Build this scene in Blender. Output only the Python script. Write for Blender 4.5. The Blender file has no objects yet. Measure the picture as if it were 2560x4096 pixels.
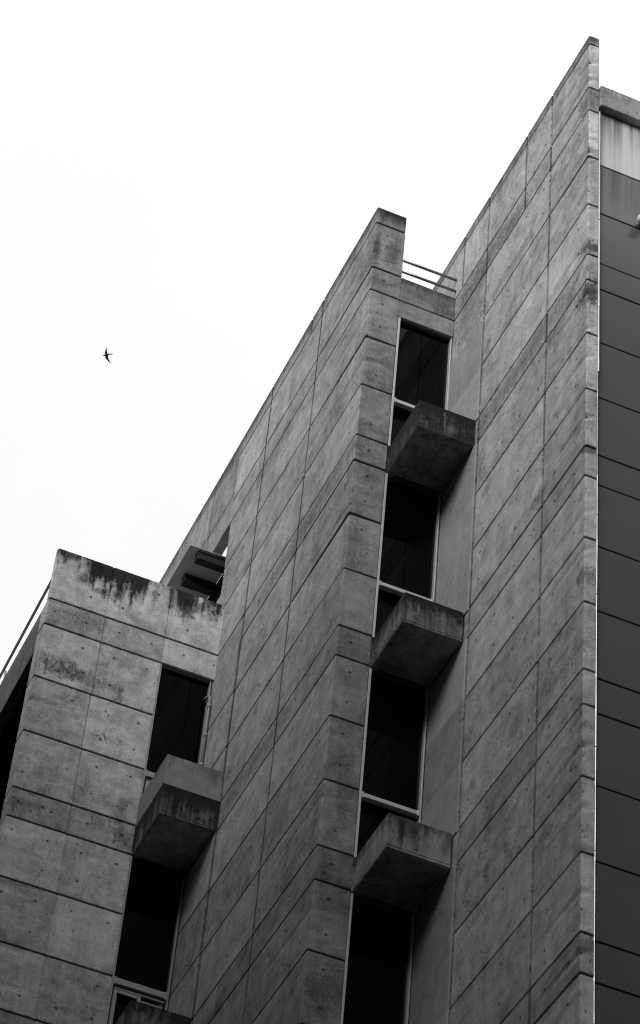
import bpy, bmesh, math, random
from mathutils import Vector, Matrix
random.seed(7)
sc = bpy.context.scene
COL = sc.collection
H = 3.2; N = H / 7; P = 2 * H / 7            # storey, narrow band, tall panel
XL, XM, XR = -3.611, -1.210, 0.0             # left arrises of the three stepped bays
YL, YM, YR = 8.344, 3.796, 0.0               # their front faces, nearest last
G0 = -26.7                                   # pavement level
BASE = Vector((0, 0, G0))

# ------------------------------------------------------------------ node helpers
class NT:
    def __init__(s, tree):
        s.t = tree; s.t.nodes.clear()
    def n(s, typ, **kw):
        nd = s.t.nodes.new(typ)
        for k, v in kw.items(): setattr(nd, k, v)
        return nd
    def put(s, sock, v):
        if hasattr(v, 'is_linked') or isinstance(v, bpy.types.NodeSocket): s.t.links.new(v, sock)
        else: sock.default_value = v
    def m(s, op, a, b=None, c=None, clamp=False):
        nd = s.n('ShaderNodeMath', operation=op); nd.use_clamp = clamp
        s.put(nd.inputs[0], a)
        if b is not None: s.put(nd.inputs[1], b)
        if c is not None: s.put(nd.inputs[2], c)
        return nd.outputs[0]
    def add(s, a, b): return s.m('ADD', a, b)
    def sub(s, a, b): return s.m('SUBTRACT', a, b)
    def mul(s, a, b): return s.m('MULTIPLY', a, b)
    def step(s, v, lo, hi, a=0.0, b=1.0):
        nd = s.n('ShaderNodeMapRange', interpolation_type='SMOOTHSTEP')
        for i, x in enumerate((v, lo, hi, a, b)): s.put(nd.inputs[i], x)
        return nd.outputs[0]
    def comb(s, x, y, z):
        nd = s.n('ShaderNodeCombineXYZ')
        for i, v in enumerate((x, y, z)): s.put(nd.inputs[i], v)
        return nd.outputs[0]
    def sep(s, v):
        nd = s.n('ShaderNodeSeparateXYZ'); s.put(nd.inputs[0], v); return nd.outputs
    def vm(s, op, a, b):
        nd = s.n('ShaderNodeVectorMath', operation=op); s.put(nd.inputs[0], a); s.put(nd.inputs[1], b)
        return nd.outputs
    def noise(s, v, scale, detail=4, rough=.55, dist=0.0):
        nd = s.n('ShaderNodeTexNoise'); s.put(nd.inputs['Vector'], v)
        nd.inputs['Scale'].default_value = scale; nd.inputs['Detail'].default_value = detail
        nd.inputs['Roughness'].default_value = rough; nd.inputs['Distortion'].default_value = dist
        return nd.outputs['Fac']
    def white(s, v):
        nd = s.n('ShaderNodeTexWhiteNoise', noise_dimensions='3D'); s.put(nd.inputs['Vector'], v); return nd.outputs['Value']
    def voro(s, v, scale, feature='F1'):
        nd = s.n('ShaderNodeTexVoronoi', feature=feature); s.put(nd.inputs['Vector'], v); nd.inputs['Scale'].default_value = scale
        return nd.outputs

def principled(name, v, rough=.5, metal=0.0, spec=.5):
    mt = bpy.data.materials.new(name); mt.use_nodes = True
    t = NT(mt.node_tree); o = t.n('ShaderNodeOutputMaterial'); b = t.n('ShaderNodeBsdfPrincipled')
    t.t.links.new(b.outputs[0], o.inputs[0])
    b.inputs['Roughness'].default_value = rough; b.inputs['Metallic'].default_value = metal
    b.inputs['Specular IOR Level'].default_value = spec
    b.inputs['Base Color'].default_value = (v, v, v, 1)
    return mt, t, b

def concrete(name, albedo=.30, u0y=.25, u0x=-3.05, holes=True, tops=(), patches=(), algae=None, contrast=1.15, joints=True, streak=1.0, front=1.0, vjs=(), arris=None, pocks=()):
    """board-marked grey concrete: clouding, run-off streaks, tie holes, bug holes, dirty joints, weather stains"""
    mt, t, b = principled(name, albedo, .88, 0, .25)
    geo = t.n('ShaderNodeNewGeometry'); pos = geo.outputs['Position']; x, y, z = t.sep(pos)
    nx, ny, nz = t.sep(geo.outputs['True Normal'])
    side = t.m('GREATER_THAN', t.m('ABSOLUTE', nx), t.m('ABSOLUTE', ny))
    # clouding and streaks
    n1 = t.noise(pos, .9, 4, .6); n2 = t.noise(pos, 4.2, 9, .68, .4); n4 = t.noise(pos, 38, 4, .6)
    sv = t.vm('MULTIPLY', pos, (7.0, 7.0, .55))[0]; n3 = t.noise(sv, 1.0, 7, .66, .25)
    sv2 = t.vm('MULTIPLY', pos, (26.0, 26.0, 1.3))[0]; n5 = t.noise(sv2, 1.0, 4, .6)
    n6 = t.noise(pos, 11, 7, .7, .8)
    v = t.add(1.0, t.mul(t.sub(n1, .5), .75 * contrast))
    v = t.add(v, t.mul(t.sub(n2, .5), 1.5 * contrast))
    v = t.add(v, t.mul(t.sub(n3, .5), .75 * contrast * streak))
    v = t.add(v, t.mul(t.sub(n5, .5), .35 * contrast * streak))
    v = t.add(v, t.mul(t.sub(n6, .5), .55 * contrast))
    v = t.add(v, t.mul(t.sub(n4, .5), .85 * contrast))
    hv = t.vm('MULTIPLY', pos, (.9, .9, 6.5))[0]; v = t.add(v, t.mul(t.sub(t.noise(hv, 1.0, 5, .65, .3), .5), .55 * contrast))
    n7 = t.noise(t.vm('ADD', pos, (7.3, 2.1, 4.7))[0], 2.4, 7, .72, .5)       # smudges, dark and washed-out
    v = t.mul(v, t.sub(1.0, t.mul(t.step(n7, .56, .68), .24 * contrast))); v = t.add(v, t.mul(t.step(n7, .42, .32), .16 * contrast))
    # each cast panel a slightly different grey
    tz = t.m('DIVIDE', z, N); fl = t.m('FLOOR', t.m('DIVIDE', tz, 7.0)); tm = t.sub(tz, t.mul(fl, 7.0))
    bi = t.m('FLOOR', t.m('DIVIDE', t.add(tm, .0001), 2.0)); band = t.add(bi, t.mul(fl, 4.0))
    cu = t.add(t.mul(side, t.m('FLOOR', t.m('DIVIDE', t.sub(y, u0y + .79), 1.81))),
               t.mul(t.sub(1.0, side), t.m('FLOOR', t.m('DIVIDE', t.add(x, 2.82), .84))))
    w = t.white(t.comb(band, cu, t.mul(side, 3.0)))
    v = t.add(v, t.mul(t.sub(w, .5), .40))
    narrow = t.m('GREATER_THAN', tm, 6.0)
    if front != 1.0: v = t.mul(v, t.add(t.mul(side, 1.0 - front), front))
    v = t.mul(v, t.sub(1.0, t.mul(narrow, .16)))
    dark = 0.0
    if joints:
        zj = t.mul(bi, 2.0); dj = t.mul(t.sub(tm, zj), N)                # height above the joint below
        sm = t.mul(t.step(dj, .0, .24, 1.0, 0.0), t.step(t.noise(t.comb(x, y, band), 1.6, 5, .7), .50, .72))
        v = t.mul(v, t.sub(1.0, t.mul(sm, .52)))
        up = t.add(t.mul(narrow, N), t.mul(t.sub(1.0, narrow), P)); du = t.sub(up, dj)
        sm2 = t.mul(t.step(du, .0, .10, 1.0, 0.0), t.step(t.noise(t.comb(x, y, t.add(band, 40.0)), 2.1, 5, .7), .50, .75))
        v = t.mul(v, t.sub(1.0, t.mul(sm2, .35)))
    if holes:
        hz = t.m('DIVIDE', t.add(z, .209), N); cz = t.m('ROUND', hz); fz = t.mul(t.sub(hz, cz), N)
        hy = t.m('DIVIDE', t.sub(y, u0y), .4775); cy = t.m('ROUND', hy); fy = t.mul(t.sub(hy, cy), .4775)
        hx = t.m('DIVIDE', t.sub(x, u0x), .4545); cx = t.m('ROUND', hx); fx = t.mul(t.sub(hx, cx), .4545)
        c = t.add(t.mul(side, cy), t.mul(t.sub(1.0, side), cx)); f = t.add(t.mul(side, fy), t.mul(t.sub(1.0, side), fx))
        r1 = t.white(t.comb(cz, c, side)); r2 = t.white(t.comb(c, cz, t.add(side, 5.0)))
        jf = t.add(f, t.mul(t.sub(r1, .5), .03)); jz = t.add(fz, t.mul(t.sub(r2, .5), .03))
        d = t.m('SQRT', t.add(t.mul(jf, jf), t.mul(jz, jz)))
        rad = t.add(.013, t.mul(r2, .008))
        hm = t.mul(t.m('SUBTRACT', 1.0, t.step(d, t.sub(rad, .006), t.add(rad, .007))), t.m('GREATER_THAN', r1, .22))
        v = t.mul(v, t.sub(1.0, t.mul(hm, .72)))
        # faint run below a hole
    bug = t.voro(pos, 7.5); bd = bug[0]; bc = t.sep(bug[1])[0]
    bm_ = t.mul(t.m('SUBTRACT', 1.0, t.step(bd, .05, .13)), t.m('GREATER_THAN', bc, .55))
    bm_ = t.mul(bm_, t.step(n1, .40, .56))
    v = t.mul(v, t.sub(1.0, t.mul(bm_, .68)))
    bug2 = t.voro(pos, 20.0); bm2 = t.mul(t.m('SUBTRACT', 1.0, t.step(bug2[0], .08, .2)), t.m('GREATER_THAN', t.sep(bug2[1])[1], .86))
    v = t.mul(v, t.sub(1.0, t.mul(bm2, .5)))
    bug3 = t.voro(t.vm('MULTIPLY', pos, (8.0, 8.0, 3.2))[0], 1.0); bm3 = t.mul(t.m('SUBTRACT', 1.0, t.step(bug3[0], .06, .17)), t.m('GREATER_THAN', t.sep(bug3[1])[2], .62))
    bm3 = t.mul(bm3, t.step(n6, .46, .56)); v = t.mul(v, t.sub(1.0, t.mul(bm3, .58)))
    for (vy, vz) in vjs:                                                # grime lodged in the upright joints
        dj_ = t.add(t.m('ABSOLUTE', t.sub(y, vy)), t.mul(t.sub(n6, .5), .03))
        v = t.mul(v, t.sub(1.0, t.mul(t.mul(t.step(dj_, .012, .034, 1.0, 0.0), t.m('GREATER_THAN', z, vz)), .62)))
    if arris is not None:                                               # air pockets crowd along the corner
        bug4 = t.voro(t.vm('MULTIPLY', pos, (13.0, 13.0, 6.5))[0], 1.0); near = t.step(y, arris, arris + .55, 1.0, 0.0)
        bm4 = t.mul(t.m('SUBTRACT', 1.0, t.step(bug4[0], .08, .24)), t.m('GREATER_THAN', t.sep(bug4[1])[1], .66))
        bm4 = t.mul(t.mul(bm4, near), t.step(n2, .45, .56)); v = t.mul(v, t.sub(1.0, t.mul(bm4, .62)))
    for (px, pz, sx, sz) in pocks:                                      # honeycombed concrete: pocks and fine cracks
        dv = t.vm('MULTIPLY', t.vm('SUBTRACT', t.comb(x, 0.0, z), (px, 0, pz))[0], (1 / sx, 1.0, 1 / sz))[0]
        ln = t.n('ShaderNodeVectorMath', operation='LENGTH'); t.put(ln.inputs[0], dv)
        near = t.step(t.add(ln.outputs['Value'], t.mul(t.sub(n6, .5), 1.2)), .7, 1.2, 1.0, 0.0)
        pv = t.comb(t.add(x, t.mul(n6, .05)), 0.0, t.add(z, t.mul(n2, .08)))
        p1 = t.voro(pv, 10.5); p2 = t.voro(pv, 5.5, 'DISTANCE_TO_EDGE')
        pm = t.mul(t.m('SUBTRACT', 1.0, t.step(p1[0], .16, .40)), t.m('GREATER_THAN', t.sep(p1[1])[0], .35))
        cr = t.mul(t.m('SUBTRACT', 1.0, t.step(p2[0], .01, .05)), t.step(n1, .42, .5))
        v = t.mul(v, t.sub(1.0, t.mul(near, t.m('MAXIMUM', t.mul(pm, .62), t.mul(cr, .6)))))
    # pale lime bloom
    lb = t.mul(t.step(n3, .60, .74), t.step(n2, .5, .62)); v = t.add(v, t.mul(lb, .28))
    # run-off stains under weathered top edges: (z of the edge, depth, strength, only in front of y)
    for (zt, hh, st, un) in tops:
        e = t.m('DIVIDE', t.sub(zt, z), hh)
        dv = t.vm('MULTIPLY', pos, (13.0, 13.0, 2.2))[0]; dn = t.noise(dv, 1.0, 8, .72, .2)
        q0 = t.mul(t.sub(t.noise(t.comb(x, y, zt), 1.9, 3, .6), .5), (1.0 - un) * 3.2)
        q = t.add(t.add(t.add(q0, t.mul(dn, .95)), t.add(t.mul(n6, .55), t.mul(n4, .25))), t.mul(t.sub(.5, e), un))
        mk = t.mul(t.step(q, .84, .84 + .5 * un), t.mul(t.m('GREATER_THAN', e, -.6), t.step(e, .9, 1.15, 1.0, 0.0)))
        v = t.mul(v, t.sub(1.0, t.mul(mk, st)))
    for (px, py, pz, sx, sy, sz, st) in patches:
        dv = t.vm('MULTIPLY', t.vm('SUBTRACT', pos, (px, py, pz))[0], (1 / sx, 1 / sy, 1 / sz))[0]
        ln = t.n('ShaderNodeVectorMath', operation='LENGTH'); t.put(ln.inputs[0], dv)
        q = t.add(ln.outputs['Value'], t.add(t.mul(t.sub(n6, .5), 2.6), t.add(t.mul(t.sub(n5, .5), 1.1), t.mul(t.sub(n4, .5), 1.3))))
        mk = t.mul(t.step(q, .35, 1.25, 1.0, 0.0), t.step(ln.outputs['Value'], .9, 1.8, 1.0, 0.0))
        v = t.mul(v, t.sub(1.0, t.mul(mk, st)))
    if algae:
        amt, lo, hi = algae                                              # black growth running down the faces
        q = t.add(t.mul(n3, .55), t.add(t.mul(n6, .30), t.mul(n5, .30)))
        mk = t.mul(t.step(q, lo, hi), t.m('LESS_THAN', t.m('ABSOLUTE', nz), .5))
        v = t.mul(v, t.sub(1.0, t.mul(mk, amt)))
    v = t.m('MAXIMUM', t.mul(v, albedo), .012)
    t.put(b.inputs['Base Color'], t.comb(v, v, v))
    bp = t.n('ShaderNodeBump'); bp.inputs['Strength'].default_value = .55; bp.inputs['Distance'].default_value = .012
    hgt = t.sub(t.add(t.mul(n6, .6), t.mul(n4, .35)), t.mul(bm_, .9))
    if holes: hgt = t.sub(hgt, t.mul(hm, 1.6))
    t.put(bp.inputs['Height'], hgt); t.put(b.inputs['Normal'], bp.outputs[0])
    return mt

def plain(name, v, rough=.5, metal=0.0, spec=.5, var=.12, scale=8.0, streak=(1, 1, .25)):
    mt, t, b = principled(name, v, rough, metal, spec)
    geo = t.n('ShaderNodeNewGeometry'); sv = t.vm('MULTIPLY', geo.outputs['Position'], streak)[0]
    n = t.noise(sv, scale, 6, .6)
    q = t.m('MAXIMUM', t.mul(t.add(1.0, t.mul(t.sub(n, .5), var * 2)), v), 0.001)
    t.put(b.inputs['Base Color'], t.comb(q, q, q))
    t.put(b.inputs['Roughness'], t.m('ADD', rough, t.mul(t.sub(n, .5), .15), clamp=True))
    return mt

# ------------------------------------------------------------------ materials
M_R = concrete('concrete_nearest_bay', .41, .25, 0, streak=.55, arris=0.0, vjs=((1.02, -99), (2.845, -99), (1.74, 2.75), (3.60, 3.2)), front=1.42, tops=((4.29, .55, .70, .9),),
               patches=((.05, 0, .16, .22, .30, .12, .75), (.03, 0, -.66, .2, .30, .20, .62), (.08, 0, -.62, .12, .1, .24, .45), (.06, 0, 1.95, .2, .1, .09, .5),
                        (.04, 0, 2.95, .15, .35, .22, .5), (.07, 0, -3.24, .2, .12, .07, .6), (.05, 0, -5.1, .2, .2, .13, .45),
                        (0, 1.15, -3.0, .2, .35, .12, .35), (0, 2.0, 2.85, .3, .5, .12, .35), (.06, 0, 4.22, .2, .1, .1, .5),
                        (.05, 0, -9.75, .2, .15, .12, .4), (0, 1.7, -.23, .3, 1.7, .24, .42), (0, 2.6, 2.96, .3, 1.1, .20, .35), (0, 1.3, -5.9, .3, .7, .35, .25), (0, 2.2, 2.0, .3, .9, .14, .35), (0, 3.3, 2.6, .3, .6, .9, .32)))
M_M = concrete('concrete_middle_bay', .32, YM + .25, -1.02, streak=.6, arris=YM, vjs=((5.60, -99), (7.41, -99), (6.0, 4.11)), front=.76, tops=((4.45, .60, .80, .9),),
               patches=((-1.15, YM, 2.95, .3, .2, .10, .35), (-1.1, YM, .1, .12, .1, .25, .35), (-1.18, YM, 3.6, .07, .1, .35, .5), (-1.0, YM, 4.42, .4, .1, .22, .5),
                        (-1.1, YM, -1.9, .18, .1, .4, .3), (-.95, YM, -5.6, .12, .1, .5, .28), (-1.0, YM, -8.2, .3, .1, .2, .4), (XM, 5.3, -.22, .3, 1.7, .24, .40), (XM, 6.2, -3.4, .3, 1.4, .2, .3), (XM, 6.8, 2.6, .3, 1.2, .25, .3), (XM, 4.6, 1.2, .3, .5, .3, .22), (XM, 5.0, -6.2, .3, .8, .4, .25), (-.95, YM, 3.62, .12, .1, .3, .35)))
M_L = concrete('concrete_left_bay', .50, YL + .1, -3.05, pocks=((-3.15, -1.12, .42, .17), (-2.45, -1.2, .2, .2), (-3.3, -3.42, .35, .12), (-2.15, -3.5, .16, .1), (-2.5, -2.0, .25, .08)), tops=((.93, .66, .95, .48),), streak=.8,
               patches=((-3.35, YL, -1.08, .30, .2, .17, .42), (-2.95, YL, -1.13, .42, .2, .13, .45), (-3.05, YL, -.22, .35, .2, .17, .35), (-3.48, YL, -1.15, .02, .1, .2, .6),
                        (-2.45, YL, -1.28, .05, .1, .13, .5), (-3.18, YL, .55, .09, .1, .10, .6), (-3.05, YL, .73, .16, .1, .16, .7), (-2.95, YL, .40, .12, .1, .06, .6), (-3.45, YL, .84, .16, .1, .06, .7),
                        (-2.2, YL, -3.1, .12, .1, .3, .3), (-2.15, YL, -3.4, .16, .1, .12, .4), (-3.4, YL, -3.4, .3, .1, .1, .35), (-3.5, YL, -6.2, .2, .1, .15, .35),
                        (-2.66, YL, .55, .05, .1, .28, .7), (-2.4, YL, .72, .09, .1, .10, .5), (-2.2, YL, .66, .05, .1, .2, .55), (-1.75, YL, .62, .16, .1, .22, .75), (-1.55, YL, .72, .10, .1, .10, .6), (-1.97, YL, .75, .04, .1, .25, .7)))
M_LINT = concrete('concrete_lintel', .22, YM, -.9, holes=False, tops=((3.21, .34, .7, .8),), patches=((-.4, YM, 2.98, .5, .2, .12, .3),))
M_SMOOTH = concrete('smooth_cast_strip', .36, .25, 0, holes=False, joints=False, contrast=.55, streak=.8)
M_ROOF = concrete('concrete_roof_beam', .27, 8.85, 0, tops=((4.45, .6, .75, .8),), streak=1.6)
M_B1 = concrete('concrete_box_black_growth', .17, 0, 0, holes=False, joints=False, algae=(.88, .44, .62), streak=1.3, tops=((.01, .7, .85, .9),))
M_B2 = concrete('concrete_box_stained', .25, 0, 0, holes=False, joints=False, algae=(.72, .48, .66), streak=1.3, tops=((-3.19, .62, .92, .85), (-6.39, .6, .88, .6)))
M_B3 = concrete('concrete_box_pale', .30, 0, 0, holes=False, joints=False, algae=(.5, .60, .78), patches=((-.60, 2.94, -6.60, .035, .1, .2, .75), (-.44, 2.94, -6.62, .05, .1, .22, .45), (-.1, 2.94, -6.6, .06, .1, .14, .4)), tops=((-6.39, .45, .7, .45),))
M_BL = concrete('concrete_upstand', .22, 0, 0, holes=False, joints=False, contrast=.75, tops=((-2.715, .3, .4, .5),))
M_SOF = concrete('concrete_soffit', .20, 0, 0, holes=False, joints=False, contrast=1.5)
M_BLK = concrete('concrete_box_black_drips', .20, 0, 0, holes=False, joints=False, algae=(.92, .50, .64), streak=1.8, tops=((-3.19, 1.0, .93, 1.15),))
M_BEAM = concrete('concrete_side_beam', .12, YL, 0, holes=False, joints=False, streak=1.5)
M_CORE = plain('joint_shadow_concrete', .03, .95, spec=.1)
M_ALU = plain('anodised_aluminium', .60, .42, .35, .5, .08)
M_ALU2 = plain('dull_aluminium', .34, .5, .3, .5, .10)
M_GLASS, _t, _b = principled('dark_window_glass', .0015, .03, 0, .11)
M_VOID = plain('shade_black_lining', .008, .95, spec=.05)  # near-black colour stands in for deep shade inside the openings
M_STEEL = plain('painted_steel_rail', .26, .3, .6, .5)
M_PIPE = plain('grey_pipe', .22, .45, 0, .5)
M_SEAL = plain('dark_window_seal', .03, .7)
M_FLASH = plain('bright_metal_flashing', .46, .30, 1.0, .5, .10, 5.0)
M_SLAB = plain('canopy_sheet', .55, .7, 0, .3, .25, 3.0, (1, .3, 1))
M_RIB = plain('canopy_rib_paint', .018, .6, 0, .3)
M_COPE = concrete('concrete_coping', .40, 0, 0, holes=False, joints=False, tops=((3.30, .2, .5, .8),), contrast=1.2)
M_LAMP, _t, _b = principled('opal_lamp_glass', .82, .25, 0, .5)
M_BIRD = plain('dark_feathers', .045, .7, 0, .3, .2, 30, (1, 1, 1))

def clad_mat(name, v, rough, spec, streaks):
    mt, t, b = principled(name, v, rough, 0, spec)
    geo = t.n('ShaderNodeNewGeometry'); pos = geo.outputs['Position']; x, y, z = t.sep(pos)
    n = t.noise(pos, 1.2, 5, .6); n4 = t.noise(pos, 30, 3, .6)
    val = t.add(1.0, t.add(t.mul(t.sub(n, .5), .25), t.mul(t.sub(n4, .5), .12)))
    if streaks:
        sv = t.vm('MULTIPLY', pos, (8, 8, .22))[0]; s1 = t.noise(sv, 1.0, 5, .6, .1)
        sv2 = t.vm('MULTIPLY', pos, (30, 30, .5))[0]; s2 = t.noise(sv2, 1.0, 4, .6)
        k = t.step(t.add(t.mul(s1, .8), t.mul(s2, .25)), .42, .66)
        fall = t.step(z, streaks[0], streaks[1], .25, 1.0)
        val = t.mul(val, t.sub(1.0, t.mul(t.mul(k, fall), streaks[2])))
    q = t.mul(val, v); t.put(b.inputs['Base Color'], t.comb(q, q, q))
    return mt
M_CLAD = clad_mat('dark_spandrel_panel', .13, .16, .5, None)
M_CLADS = clad_mat('streaked_panel', .22, .5, .3, (.9, 1.8, .5))
M_PALE = clad_mat('pale_stained_panel', .78, .6, .3, (2.0, 2.85, .75))

# ------------------------------------------------------------------ mesh helpers
def inset(poly, d):
    out = []; n = len(poly)
    for i in range(n):
        a, b, c = Vector(poly[i - 1]), Vector(poly[i]), Vector(poly[(i + 1) % n])
        e1 = (b - a).normalized(); e2 = (c - b).normalized()
        n1 = Vector((-e1.y, e1.x)); n2 = Vector((-e2.y, e2.x)); m = (n1 + n2)
        k = m.dot(n1)
        m = m * (d / k) if abs(k) > .3 else n1 * d
        out.append((b.x + m.x, b.y + m.y))
    return out

def prism(bm, poly, z0, z1, bev=.006, arris=None):
    lv = [(z0, bev), (z0 + bev, 0), (z1 - bev, 0), (z1, bev)] if bev else [(z0, 0), (z1, 0)]
    if arris:                                   # worn corner: small knocks along its height
        n = max(2, int((z1 - z0) / .07)); lv = lv[:2] + [(z0 + bev + (z1 - z0 - 2 * bev) * i / n, 0) for i in range(1, n)] + lv[2:]
    rings = []
    for z, d in lv:
        p = inset(poly, d) if d else poly
        if arris:
            k = abs(random.gauss(0, .0025)) + (random.uniform(.006, .016) if random.random() < .07 else 0)
            p = [(q[0] + k, q[1] + k) if i in arris else q for i, q in enumerate(p)]
        rings.append([bm.verts.new((x, y, z)) for x, y in p])
    n = len(poly)
    for a, b in zip(rings, rings[1:]):
        for i in range(n):
            bm.faces.new((a[i], a[(i + 1) % n], b[(i + 1) % n], b[i]))
    bm.faces.new(list(reversed(rings[0]))); bm.faces.new(rings[-1])

def box(bm, x0, x1, y0, y1, z0, z1, bev=.004):
    prism(bm, [(x0, y0), (x1, y0), (x1, y1), (x0, y1)], z0, z1, 0) if not bev else prism(bm, rounded(x0, x1, y0, y1, bev), z0, z1, bev)

def rounded(x0, x1, y0, y1, r):
    return [(x0 + r, y0), (x1 - r, y0), (x1, y0 + r), (x1, y1 - r), (x1 - r, y1), (x0 + r, y1), (x0, y1 - r), (x0, y0 + r)]

def tube(bm, pts, r, seg=10):
    rings = []; pts = [Vector(p) for p in pts]
    for i, p in enumerate(pts):
        d = (pts[min(i + 1, len(pts) - 1)] - pts[max(i - 1, 0)]).normalized()
        a = d.orthogonal().normalized() if i == 0 else (rings_a - d * rings_a.dot(d)).normalized()
        rings_a = a; b = d.cross(a)
        rings.append([bm.verts.new(p + (a * math.cos(2 * math.pi * k / seg) + b * math.sin(2 * math.pi * k / seg)) * r) for k in range(seg)])
    for u, w in zip(rings, rings[1:]):
        for k in range(seg): bm.faces.new((u[k], u[(k + 1) % seg], w[(k + 1) % seg], w[k]))
    bm.faces.new(list(reversed(rings[0]))); bm.faces.new(rings[-1])

ORIG = {}
def origin_of(o):
    v = Vector((0, 0, 0))
    while o: v += o.location; o = o.parent
    return v
def obj(name, bm, mat, parent=None, loc=(0, 0, 0), label=None, smooth=False):
    bmesh.ops.recalc_face_normals(bm, faces=bm.faces)
    me = bpy.data.meshes.new(name)
    org = origin_of(parent) + Vector(loc)
    bmesh.ops.translate(bm, verts=bm.verts, vec=-org)
    bm.to_mesh(me); bm.free(); me.materials.append(mat)
    if smooth:
        for p in me.polygons: p.use_smooth = True
    o = bpy.data.objects.new(name, me); COL.objects.link(o); o.parent = parent; o.location = loc
    if label: o['label'] = label
    return o
def thing(name, label, cat, loc, group=None, kind=None):
    o = bpy.data.objects.new(name, None); COL.objects.link(o); o.location = loc; o.empty_display_size = .2
    o['label'] = label; o['category'] = cat
    if group: o['group'] = group
    return o
def tag(o, label, cat, kind=None):
    o['label'] = label
    if cat: o['category'] = cat
    if kind: o['kind'] = kind
    return o

def bands(zlo, zhi):
    """cast bands between the recessed joints: four to a storey"""
    js = []
    for k in range(-9, 3):
        for m in (0, N, N + P, N + 2 * P): js.append(k * H - m)
    js = sorted(j for j in js if zlo + .03 < j < zhi - .03)
    e = [zlo] + js + [zhi]
    return list(zip(e, e[1:]))
GAP = .026
def stack(bm, polyf, zlo, zhi, core=None, bev=.006):
    for i, (a, b) in enumerate(bands(zlo, zhi)):
        g = GAP / 2 * random.uniform(.7, 1.35)
        pl = polyf(i, a, b)
        prism(bm, pl, a + (g if a > zlo + 1e-4 else 0), b - (g if b < zhi - 1e-4 else 0), bev, set(range(len(pl) - 5, len(pl))))
def arc(cx, cy, r, a0, a1, n=4):
    return [(cx + r * math.cos(math.radians(a0 + (a1 - a0) * i / n)), cy + r * math.sin(math.radians(a0 + (a1 - a0) * i / n))) for i in range(n + 1)]
def bay_poly(x0, x1, y0, y1, vjs, r=.022, w=.034, d=.014):
    """plan of a fin: front y0, left face x0 with open vertical joints at vjs, rounded arris"""
    def f(i, a, b):
        p = [(x1 - .008, y0), (x1, y0 + .008), (x1, y1), (x0, y1)]
        for yn, lo, hi in sorted(vjs, reverse=True):
            if lo <= (a + b) / 2 <= hi:
                q = yn + random.uniform(-.006, .006)
                p += [(x0, q + w / 2), (x0 + d, q + w / 2), (x0 + d, q - w / 2), (x0, q - w / 2)]
        return p + arc(x0 + r, y0 + r, r, 180, 270)
    return f

# ------------------------------------------------------------------ the concrete building
bld = thing('concrete_building', 'weathered grey concrete building in three stepped bays, with narrow dark windows and jutting boxes', 'building', BASE)
# nearest bay: thin tall fin wall
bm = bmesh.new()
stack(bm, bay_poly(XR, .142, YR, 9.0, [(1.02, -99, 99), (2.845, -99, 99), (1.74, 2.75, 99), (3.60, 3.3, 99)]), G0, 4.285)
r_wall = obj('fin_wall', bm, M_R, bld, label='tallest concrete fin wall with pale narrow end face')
bm = bmesh.new(); prism(bm, [(.018, .018), (.128, .018), (.128, 8.9), (.018, 8.9)], G0, 4.26, 0); obj('joint_core', bm, M_CORE, r_wall)
# smooth cast strips beside the middle windows
bm = bmesh.new()
for z0, z1 in [(0, 4 * N)] + [(k * H - H + 0, k * H - N) for k in range(0, -4, -1)]:
    prism(bm, [(.05, 2.872), (.05, 3.9), (-.014, 3.9), (-.014, 2.880), (-.006, 2.867)], z0 - .02, z1, .003)
obj('reveal_strip', bm, M_SMOOTH, r_wall, label='smooth concrete strip beside the windows')

# middle bay
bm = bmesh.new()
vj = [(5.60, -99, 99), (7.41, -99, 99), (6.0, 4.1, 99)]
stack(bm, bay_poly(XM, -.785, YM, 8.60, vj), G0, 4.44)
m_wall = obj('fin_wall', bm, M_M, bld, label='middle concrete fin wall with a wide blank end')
bm = bmesh.new(); prism(bm, [(XM + .018, YM + .018), (-.80, YM + .018), (-.80, 8.55), (XM + .018, 8.55)], G0, 4.41, 0); obj('joint_core', bm, M_CORE, m_wall)
bm = bmesh.new()
def mstrip(i, a, b): return [(XM + .05, 7.42), (XM + .05, 8.45), (XM - .014, 8.45), (XM - .014, 7.430), (XM - .006, 7.417)]
for k in range(0, -5, -1):
    for a, b in [(k * H - 3 * N, k * H - N), (k * H - 5 * N, k * H - 3 * N), (k * H - 7 * N, k * H - 5 * N)]:
        prism(bm, mstrip(0, 0, 0), a + GAP / 2, b - GAP / 2, .003)
obj('reveal_strip', bm, M_M, m_wall, label='smooth concrete strip beside the left windows')
# roof screen wall behind, with an opening
bm = bmesh.new()
for y0, y1 in [(8.601, 9.62), (9.632, 13.5)]:
    prism(bm, [(XM, y0), (XM + .145, y0), (XM + .145, y1), (XM, y1)], 3.355, 4.44, .005)
    prism(bm, [(XM, y0), (XM + .145, y0), (XM + .145, y1), (XM, y1)], 2.765, 3.335, .005)
prism(bm, [(XM + .02, 8.605), (XM + .13, 8.605), (XM + .13, 13.45), (XM + .02, 13.45)], 2.79, 4.42, 0)
obj('roof_beam', bm, M_ROOF, bld, label='stained concrete beam over the roof opening')
bm = bmesh.new(); prism(bm, [(XM, 8.603), (XM + .2, 8.603), (XM + .2, 13.5), (XM, 13.5)], .10, 1.335, .005)
obj('roof_upstand', bm, M_ROOF, bld)

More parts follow.
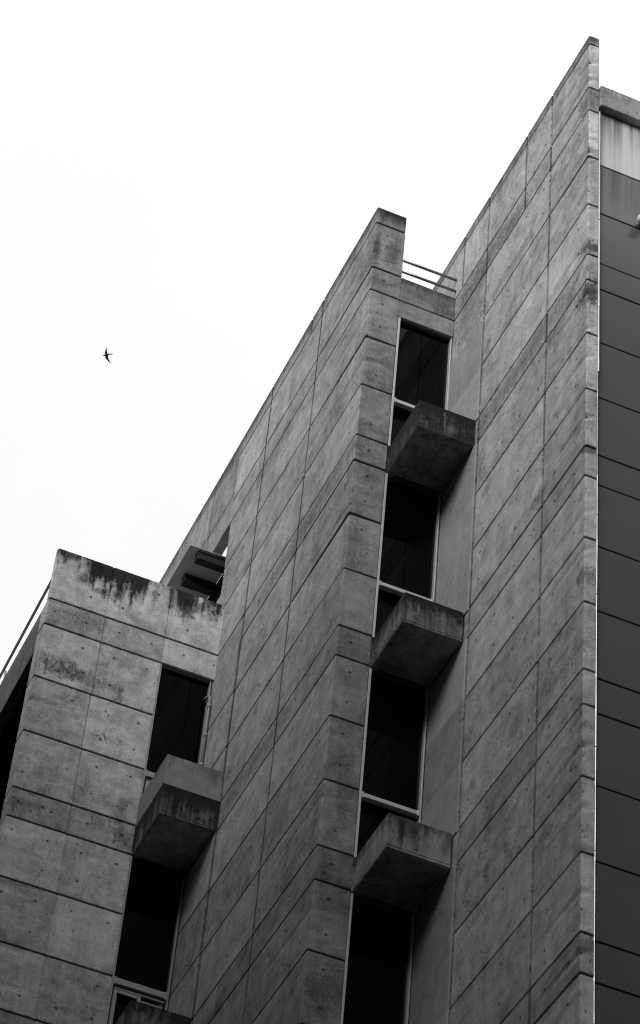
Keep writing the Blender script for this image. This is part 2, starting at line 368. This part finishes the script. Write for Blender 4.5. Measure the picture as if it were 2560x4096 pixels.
# lintel and roof parapet of the middle bay
bm = bmesh.new()
box(bm, -.787, -.004, YM + .004, YM + .30, 3.2 - N + .010 + .085, 3.2, .006)
box(bm, -.787, -.004, YM + .001, YM + .30, 3.2 - N + .010, 3.2 - N + .093, .004)
obj('parapet', bm, M_LINT, bld, label='dark stained low parapet at the roof')
bm = bmesh.new(); box(bm, -.787, -.004, YM + .002, YM + .30, 2.425, 3.2 - N - .010, .006); prism(bm, [(-.787, YM + .02), (-.01, YM + .02), (-.01, YM + .28), (-.787, YM + .28)], 2.5, 3.1, 0)
obj('lintel', bm, M_LINT, bld)

# left bay: pier, spandrel rows, parapet
bm = bmesh.new()
def lpoly(x1, th, joints):
    p = arc(XL + .022, YL + .022, .022, 180, 270)
    for xn in joints: p += [(xn - .010, YL), (xn - .010, YL + .015), (xn + .010, YL + .015), (xn + .010, YL)]
    return p + [(x1, YL), (x1, YL + th), (XL, YL + th)]
for a, b in bands(G0, 2 * N):
    mid = (a + b) / 2
    ga = a + (GAP * .5 if a > G0 + .01 else 0); gb = b - (GAP * .5 if b < 2 * N - .01 else 0)
    jx = -2.822 + random.uniform(-.008, .008)
    if mid > -N: prism(bm, lpoly(XM - .002, .09 if mid > 0 else .27, [jx, -1.972]), ga, gb, .006, set(range(5)))
    else: prism(bm, lpoly(-1.978, .28, [jx]), ga, gb, .006, set(range(5)))
l_wall = obj('pier_wall', bm, M_L, bld, label='broad panelled concrete pier, black run-off stains under its top')
bm = bmesh.new(); prism(bm, [(XL + .018, YL + .018), (-1.995, YL + .018), (-1.995, YL + .25), (XL + .018, YL + .25)], G0, -.05, 0)
prism(bm, [(XL + .018, YL + .018), (XM - .01, YL + .018), (XM - .01, YL + .08), (XL + .018, YL + .08)], -.44, .88, 0); obj('joint_core', bm, M_CORE, l_wall)

# infill so that the shaft is closed behind the windows and below them
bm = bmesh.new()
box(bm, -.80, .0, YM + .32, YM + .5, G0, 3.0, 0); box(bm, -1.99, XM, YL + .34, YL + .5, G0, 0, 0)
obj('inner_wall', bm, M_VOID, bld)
bm = bmesh.new()
box(bm, -.784, -.002, YM + .01, YM + .2, G0, -4 * H + .0, .004); box(bm, -1.977, XM - .002, YL + .01, YL + .2, G0, -4 * H, .004)
obj('infill_wall', bm, M_L, bld)
M_GRAV = plain('bounce_roof_gravel', .28, .95, 0, .2, .3, 20, (1, 1, 1))  # pale roof surface added to bounce light up under the canopy
bm = bmesh.new(); box(bm, XL + .1, XM, YL + .09, 13.5, -.3, .06, 0); obj('roof', bm, M_GRAV, bld)
bm = bmesh.new(); box(bm, XM + .06, XR - .0, YM + .31, 8.55, 2.76, 2.9, 0); obj('roof', bm, M_CORE, bld)

# windows
def window(x0, x1, y, z0, z1, ztr, sash, label):
    """aluminium window set between concrete faces: frame > pane; a rail across; sliding sashes under it"""
    fw, d0, d1 = .030, y + .022, y + .10
    bm = bmesh.new()
    box(bm, x0, x0 + fw, d0 - .012, d1, z0, z1, .003)
    box(bm, x1 - fw * .8, x1 - fw * .25, d0, d1, z0, z1, .002)
    fr = obj('window', bm, M_ALU2 if sash else M_ALU, bld, label=label)
    bm = bmesh.new(); box(bm, x1 - fw * .25, x1 + .001, d0 + .006, d1, z0, z1, .002); box(bm, x0 + fw, x1 - fw * .8, d0 + .016, d1, z1 - .018, z1, .002)
    box(bm, x0 + .001, XR if x1 > -.5 else XM + .03, d0 + .03, d1 + .22, z1 - .001, z1 + .2, 0); box(bm, x1 - .001, x1 + .05, d0 + .02, d1 + .22, z0, z1, 0)
    obj('seal', bm, M_SEAL, fr)
    bm = bmesh.new(); h = .085 if sash else .055
    box(bm, x0 + fw, x1 - fw * .8, d0 + .004, d1, ztr - h, ztr, .003)
    box(bm, x0 + fw, x0 + fw + .03, d0 - .006, d1, ztr - h - .02, ztr + .004, .003); box(bm, x1 - fw * .8 - .03, x1 - fw * .8, d0 - .006, d1, ztr - h - .02, ztr + .004, .003)
    obj('transom', bm, M_ALU2 if sash else M_ALU, fr)
    bm = bmesh.new(); box(bm, x0 + fw, x1 - fw * .8, d1 - .015, d1, ztr, z1 - .022, 0); obj('pane', bm, M_GLASS, fr)
    bm = bmesh.new(); box(bm, x0 + fw + .004, x1 - fw * .8 - .004, d1 + .06, d1 + .07, z0, ztr - h, 0); obj('pane', bm, M_GLASS, fr)
    if sash:
        xm = x0 + fw + (x1 - x0) * .47; zt = ztr - h - .055
        bm = bmesh.new(); s = d0 + .03
        box(bm, x0 + .055, x0 + .105, s, s + .03, z0, zt, .003); box(bm, xm - .02, xm + .025, s, s + .03, z0, zt, .003); box(bm, x0 + .105, xm - .02, s + .002, s + .03, zt - .05, zt, .003)
        s2 = s + .034
        box(bm, x1 - .095, x1 - .045, s2, s2 + .03, z0, zt, .003); box(bm, xm + .025, x1 - .095, s2 + .002, s2 + .03, zt - .10, zt - .03, .003)
        box(bm, x0 + .05, x1 - .04, s - .006, s2, zt, zt + .018, .002)
        obj('sliding_sash', bm, M_ALU2, fr)
    return fr
for i, k in enumerate((0, -1, -2, -3)):
    z1 = 2.422 if k == 0 else k * H + H - N - .02
    window(-.778, -.024 if k else -.004, YM, k * H - .05, z1, k * H + .905 if k == 0 else k * H + .925, False,
           ['window under the lintel at the top of the middle bay, sky mirrored in one corner', None, None, None][i])
for k in (-1, -2, -3):
    window(-1.978, XM - .026, YL, k * H - .05, k * H + H - N - .012, k * H + .935, True, None)

# jutting concrete boxes below the windows
def jut_box(x0, x1, y0, y1, z0, z1, mat, label, upstand=0.0):
    bm = bmesh.new()
    poly = rounded(x0, x1, y0, y1, .008)
    prism(bm, poly, z0 + .03, z1, .008)
    # soffit with a drip groove along the edges
    prism(bm, inset(poly, .001), z0, z0 + .0305, .004)
    xw = -.784 if x0 > -1 else -1.977
    box(bm, xw, x0 + .1, y1 - .017, y1 + .08, z0, z1, .003)
    o = obj('window_box', bm, mat, bld, label=label)
    bm = bmesh.new(); prism(bm, [(x0 + .035, y0 + .035), (x1 - .03, y0 + .035), (x1 - .03, y1 - .03), (x0 + .035, y1 - .03)], z0 - .006, z0 + .01, .003); obj('soffit', bm, M_SOF, o)
    if upstand:
        bm = bmesh.new()
        q = [(x0 - .004, y0 - .006), (x1, y0 - .006), (x1, y1), (x1 - .08, y1), (x1 - .08, y0 + .08), (x0 + .08, y0 + .08), (x0 + .08, y1), (x0 - .004, y1)]
        prism(bm, q, z1 + .001, z1 + upstand, .006); obj('upstand', bm, M_BL, o, label='clean grey raised rim above the blackened ledge')
    return o
jut_box(-.757, -.003, 2.93, YM + .02, -N, 0.0, M_B1, 'topmost box of the middle bay, front almost black with growth')
jut_box(-.760, -.024, 2.945, YM + .02, -H - N, -H, M_B2, 'middle box of the middle bay, dark stained')
jut_box(-.764, -.024, 2.945, YM + .02, -2 * H - N, -2 * H, M_B3, 'lowest box in view of the middle bay, pale concrete')
jut_box(-.764, -.024, 2.945, YM + .02, -3 * H - N, -3 * H, M_B3, None)
jut_box(-1.962, XM - .003, 7.415, YL + .02, -H - N, -H, M_BLK, 'two-tier box on the left bay, grey rim over a blackened ledge', .475)
jut_box(-1.968, XM - .024, 7.41, YL + .02, -2 * H - N, -2 * H, M_B2, 'lowest box of the left bay, cut by the picture edge')
jut_box(-1.968, XM - .024, 7.41, YL + .02, -3 * H - N, -3 * H, M_B2, None)

# roof guard rails, pipe, canopy, side beam
def part_empty(name, parent, loc, label=None):
    o = bpy.data.objects.new(name, None); COL.objects.link(o); o.parent = parent; o.location = Vector(loc) - origin_of(parent); o.empty_display_size = .1
    if label: o['label'] = label
    return o
rg = part_empty('roof_railing', bld, (-.4, YM + .05, 3.2))
for z in (3.57, 3.345):
    bm = bmesh.new(); tube(bm, [(-.80, YM + .02, z), (0.01, YM + .02, z + .012)], .019); obj('rail', bm, M_STEEL, rg, smooth=True)
sg = part_empty('side_railing', bld, (XL, 9, .1))
for z in (.512, .428):
    bm = bmesh.new(); tube(bm, [(XL + .03, YL + .05, z), (XL + .03, 14.0, z - .03)], .010); obj('rail', bm, M_STEEL, sg, smooth=True)
for y in (10.45, 12.3):
    bm = bmesh.new(); tube(bm, [(XL + .06, y, .05), (XL + .05, y, .40)], .016); box(bm, XL + .02, XL + .10, y - .03, y + .03, .12, .20, .004); obj('post', bm, M_ALU2, sg)
bm = bmesh.new()
tube(bm, [(-1.30, YL + .06, -.80), (-1.285, YL + .0, -.78), (-1.268, YL - .04, -.79), (-1.258, YL - .055, -.85), (-1.256, YL - .06, -1.0), (-1.256, YL - .06, -2.68)], .021, 10)
for z in (-1.0, -1.5, -2.0, -2.55): tube(bm, [(-1.256, YL - .06, z), (-1.256, YL - .06, z + .06)], .026, 10)
obj('drain_pipe', bm, M_PIPE, bld, smooth=True)
cn = part_empty('canopy', bld, (-1.4, 9, 2.2))
bm = bmesh.new(); box(bm, -1.70, -1.085, 8.75, 12.6, 2.205, 2.212, 0); obj('sheet', bm, M_SLAB, cn)
for y in (8.80, 9.31, 9.83):
    bm = bmesh.new(); box(bm, -1.56, -1.085, y, y + .13, 2.06, 2.204, .003); obj('rib', bm, M_RIB, cn)
bm = bmesh.new(); box(bm, -1.083, -1.03, 8.602, 12.6, 1.0, 2.203, 0); box(bm, -1.03, -.6, 8.602, 8.66, 1.0, 2.20, 0); obj('void_shade_lining', bm, M_VOID, cn)  # near-black sheets stand for the shade in the void beside the canopy
bm = bmesh.new()
v = [(XL + .03, YL + .10, -.05), (XL + .16, YL + .10, -.05), (XL + .16, 14, .30), (XL + .03, 14, .30)]
top = [bm.verts.new(p) for p in [(XL + .03, YL + .275, .11), (XL + .17, YL + .275, .11), (XL + .17, 14, .36), (XL + .03, 14, .36)]]
bot = [bm.verts.new((p.co.x, p.co.y, -.615)) for p in top]
bm.faces.new(top); bm.faces.new(list(reversed(bot)))
for i in range(4): bm.faces.new((top[i], top[(i + 1) % 4], bot[(i + 1) % 4], bot[i]))
obj('side_beam', bm, M_BEAM, bld, label='streaked beam along the left flank')
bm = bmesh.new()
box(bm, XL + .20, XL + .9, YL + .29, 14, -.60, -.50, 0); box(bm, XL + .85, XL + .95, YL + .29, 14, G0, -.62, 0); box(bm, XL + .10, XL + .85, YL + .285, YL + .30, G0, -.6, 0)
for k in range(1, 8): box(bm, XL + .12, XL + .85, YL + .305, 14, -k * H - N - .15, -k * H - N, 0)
obj('loggia_shade_lining', bm, M_VOID, bld)  # loggia's deep shade is put into the near-black colour

# ------------------------------------------------------------------ panel-clad wing to the right
wing = thing('panel_clad_wing', 'smooth dark panelled wing with pale stained top panel, right of the concrete fins', 'building', (1.5, 1, G0))
CX0, CX1, CY = .166, 9.0, .07
bm = bmesh.new(); box(bm, .20, CX1, .090, 6, G0, 2.95, 0); obj('core_wall', bm, M_CORE, wing)
bm = bmesh.new()
bl = [b for b in bands(G0, 2 * N) if b[1] <= 2 * N + .01]
for a, b in bl: box(bm, CX0, CX1, CY + random.uniform(-.003, .003), .108, a + .010, b - .010, .004)
obj('wall_panel', bm, M_CLAD, wing, label='smooth dark grey panels')
bm = bmesh.new(); box(bm, CX0, CX1, CY, .108, 2 * N + .013, 4 * N - .013, .004); obj('wall_panel', bm, M_CLADS, wing, label='panel with dark vertical streaks')
bm = bmesh.new(); box(bm, CX0 + .004, CX1, CY, .108, 4 * N + .013, 2.868, .004); obj('wall_panel', bm, M_PALE, wing, label='pale panel stained by dark drips')
bm = bmesh.new(); box(bm, .150, CX1, -.035, 1.2, 2.885, 3.28, .008); obj('coping', bm, M_COPE, wing, label='pitted concrete coping')
bm = bmesh.new()
zs = [2.83, .73, -.83, -1.92, -3.55, -4.15, -5.30, -7.33, -8.6, -10.54, -12, -16, -20, G0]
for a, b in zip(zs, zs[1:]):
    s = random.uniform(.003, .005) if a > -1.9 else random.uniform(-.002, .001); w = random.uniform(.017, .021) if a > -1.9 else random.uniform(.013, .018)
    n = 8; L = []
    for i in range(n + 1):
        z = a + (b - a) * i / n - (.012 if i == 0 else 0); j = random.uniform(-.0016, .0016)
        L.append([bm.verts.new((.1435 + s + j, .028, z)), bm.verts.new((.1435 + s + j + w, .028 - w * .577, z)), bm.verts.new((.1435 + s + j + w + .003, .060, z))])
    for p, q in zip(L, L[1:]):
        bm.faces.new((p[0], p[1], q[1], q[0])); bm.faces.new((p[1], p[2], q[2], q[1])); bm.faces.new((p[2], p[0], q[0], q[2]))
    bm.faces.new(L[0]); bm.faces.new(list(reversed(L[-1])))
obj('joint_flashing', bm, M_FLASH, wing, label='bright metal strip covering the joint')

# ------------------------------------------------------------------ lamp on the wing
lamp = thing('wall_lamp', 'small round white lamp on the dark panelled wall at the right edge', 'lamp', (.70, .07, .98))
bm = bmesh.new(); bmesh.ops.create_uvsphere(bm, u_segments=24, v_segments=16, radius=.072); bmesh.ops.translate(bm, verts=bm.verts, vec=(.705, -.035, .965)); obj('globe', bm, M_LAMP, lamp, smooth=True)
bm = bmesh.new(); tube(bm, [(.705, .069, .965), (.705, .045, .965)], .05, 20); tube(bm, [(.705, .05, .965), (.705, .02, .965)], .03, 16); obj('bracket', bm, M_STEEL, lamp)

# ------------------------------------------------------------------ camera
cam = bpy.data.cameras.new('camera'); co = bpy.data.objects.new('camera', cam); COL.objects.link(co); sc.camera = co
RT = ((0.9153272574850667, -0.39588287716048665, 0.07384280111155866), (0.32974566444205744, 0.6315145375361586, -0.7017529377652488), (0.23117916966399008, 0.6666829354735477, 0.7085831320754401))
right, down, fwd = (Vector(r) for r in RT); CP = Vector((-9.258965734210648, -18.374306923920166, -25.105556940058236))
FP = 11257.165672434798
co.matrix_world = Matrix(((right.x, -down.x, -fwd.x, CP.x), (right.y, -down.y, -fwd.y, CP.y), (right.z, -down.z, -fwd.z, CP.z), (0, 0, 0, 1)))
cam.sensor_fit = 'AUTO'; cam.sensor_width = 36; cam.lens = FP * 36 / 4096; cam.clip_start = .1; cam.clip_end = 4000

# ------------------------------------------------------------------ bird overhead
DB = 58.0
def bird_point(px, py, depth=0.0):
    u = (350 + (790 + (px - 790) * 1.16) * 150 / 1512 - 1280) / FP; w = (1340 + (810 + (py - 810) * 1.16) * 150 / 1512 - 2048) / FP
    return CP + (fwd + right * u + down * w) * (DB + depth)
bc = bird_point(790, 810)
bm = bmesh.new()
def loft(secs, seg=12):
    rings = []
    for c, a, b in secs: rings.append([bm.verts.new(c + a * math.cos(2 * math.pi * k / seg) + b * math.sin(2 * math.pi * k / seg)) for k in range(seg)])
    for p, q in zip(rings, rings[1:]):
        for k in range(seg): bm.faces.new((p[k], p[(k + 1) % seg], q[(k + 1) % seg], q[k]))
    bm.faces.new(rings[0]); bm.faces.new(list(reversed(rings[-1])))
U = DB / FP * 150 / 1512                      # one crop pixel in metres
ax = (bird_point(940, 775) - bird_point(640, 828)).normalized(); wx = ax.cross(fwd).normalized()
body = [(640, 828, 6), (660, 824, 18), (690, 818, 28), (730, 808, 40), (780, 797, 42), (830, 785, 32), (880, 778, 22), (930, 776, 18)]
loft([(bird_point(x, y), wx * r * U, fwd * r * .8 * U) for x, y, r in body])
def wing_loft(le, te, dep):
    secs = []
    for (a, b), (c, d), dz in zip(le, te, dep):
        p, q = bird_point(a, b, dz), bird_point(c, d, dz + .004); secs.append(((p + q) / 2, (p - q) / 2, fwd * max(.009, (p - q).length * .12)))
    loft(secs, 10)
wing_loft([(722, 800), (712, 740), (722, 670), (742, 610), (762, 565), (778, 535)], [(815, 790), (800, 740), (785, 690), (780, 640), (784, 590), (786, 540)], [0, -.01, -.02, -.03, -.035, -.04])
wing_loft([(715, 830), (728, 900), (770, 965), (820, 1020), (875, 1070), (935, 1112)], [(828, 810), (832, 880), (846, 950), (872, 1010), (905, 1060), (946, 1106)], [0, .01, .02, .03, .035, .04])
wing_loft([(900, 765), (940, 757), (990, 738)], [(900, 778), (940, 775), (985, 752)], [0, 0, 0]); wing_loft([(900, 778), (940, 780), (985, 797)], [(900, 797), (945, 798), (995, 810)], [0, 0, 0])
bird = obj('bird', bm, M_BIRD, None, bc, smooth=True)
rm = bird.modifiers.new('skin', 'REMESH'); rm.mode = 'VOXEL'; rm.voxel_size = .0028; rm.use_smooth_shade = True
tag(bird, 'small dark bird gliding with swept wings and forked tail in the white sky', 'bird')

# ------------------------------------------------------------------ ground and unseen blocks added to shade the walls
M_ASPH = plain('asphalt', .05, .9, 0, .3, .3, 2.0, (1, 1, 1))
bm = bmesh.new(); bmesh.ops.create_grid(bm, x_segments=2, y_segments=2, size=1500); bmesh.ops.translate(bm, verts=bm.verts, vec=(0, 0, G0 - .006)); tag(obj('ground', bm, M_ASPH), None or 'dark asphalt street around the buildings', None, 'structure')
M_NBB = plain('reflection_band_pale', .22, .8)
def block(name, label, x0, x1, y0, y1, z1, mat, extra=None):  # unseen mass added to cut sky and sun off the lower walls
    t = thing(name, label, 'building', ((x0 + x1) / 2, (y0 + y1) / 2, G0))
    bm = bmesh.new(); box(bm, x0, x1, y0, y1, G0, z1, .05)
    if extra: box(bm, *extra, .05)
    obj('wall', bm, mat, t)
    bm = bmesh.new()
    z = G0 + 3.0
    while z < z1 - 2.5:                      # pale bands added to show as faint stripes mirrored in the cladding
        box(bm, x0 - .03, x1 + .03, y0 - .03, y1 + .03, z, z + .7, 0); z += 3.4
    obj('reflection_band', bm, M_NBB, t)
    return t
M_NB = plain('shading_block_render', .06, .9, 0, .2, .15, .6, (1, 1, .3))
block('shading_tower', 'tall dark unseen tower added to shade the front faces', 1.2, 26, -32, -11, 15.5, M_NB)
block('shading_block', 'long dark unseen block added on the left to shade the lower walls', -46, -15, -16, 50, 6.0, M_NB, (-15.05, -11.5, -6.5, 50, G0, 5.0))
block('shading_block', 'low dark unseen block added behind the viewpoint to shade the fronts', -40, -1.5, -50, -25, 9.0, M_NB)

# ------------------------------------------------------------------ light: bright overcast sky, weak soft sun from the left
SUN_EL, SUN_AZ = math.radians(28), math.radians(-132)     # azimuth from +Y towards +X
w = bpy.data.worlds.new('World'); sc.world = w; w.use_nodes = True
t = NT(w.node_tree); wo = t.n('ShaderNodeOutputWorld'); bg = t.n('ShaderNodeBackground')
t.t.links.new(bg.outputs[0], wo.inputs[0])
sky = t.n('ShaderNodeTexSky'); sky.sky_type = 'NISHITA'; sky.sun_disc = False; sky.sun_elevation = SUN_EL; sky.sun_rotation = SUN_AZ
bw = t.n('ShaderNodeRGBToBW'); t.t.links.new(sky.outputs[0], bw.inputs[0])
tc = t.n('ShaderNodeTexCoord'); sx, sy, sz = t.sep(tc.outputs['Generated'])
cl = t.noise(tc.outputs['Generated'], 2.2, 5, .6)
up = t.m('MAXIMUM', sz, 0.0)
L = t.add(t.add(.785, t.mul(up, .26)), t.mul(t.sub(cl, .5), .14))           # cloud deck, brighter towards the zenith
L = t.add(t.mul(L, 10.0), t.m('MINIMUM', t.mul(bw.outputs[0], .06), .5))
L = t.mul(L, t.step(sz, -.05, .0))
t.put(bg.inputs['Color'], t.comb(L, L, L)); bg.inputs['Strength'].default_value = .1
sl = bpy.data.lights.new('sun', 'SUN'); sl.energy = 2.1; sl.angle = math.radians(30); sl.color = (1, 1, 1)
so = bpy.data.objects.new('sun', sl); COL.objects.link(so)
sd = Vector((math.sin(SUN_AZ) * math.cos(SUN_EL), math.cos(SUN_AZ) * math.cos(SUN_EL), math.sin(SUN_EL)))
so.rotation_euler = (-sd).to_track_quat('-Z', 'Y').to_euler(); so.location = (-20, -10, 40)
vs = sc.view_settings; vs.view_transform = 'Standard'; vs.look = 'None'; vs.exposure = 0; vs.gamma = 1; vs.use_curve_mapping = False
sc.cycles.max_bounces = 6; sc.cycles.filter_width = 1.15
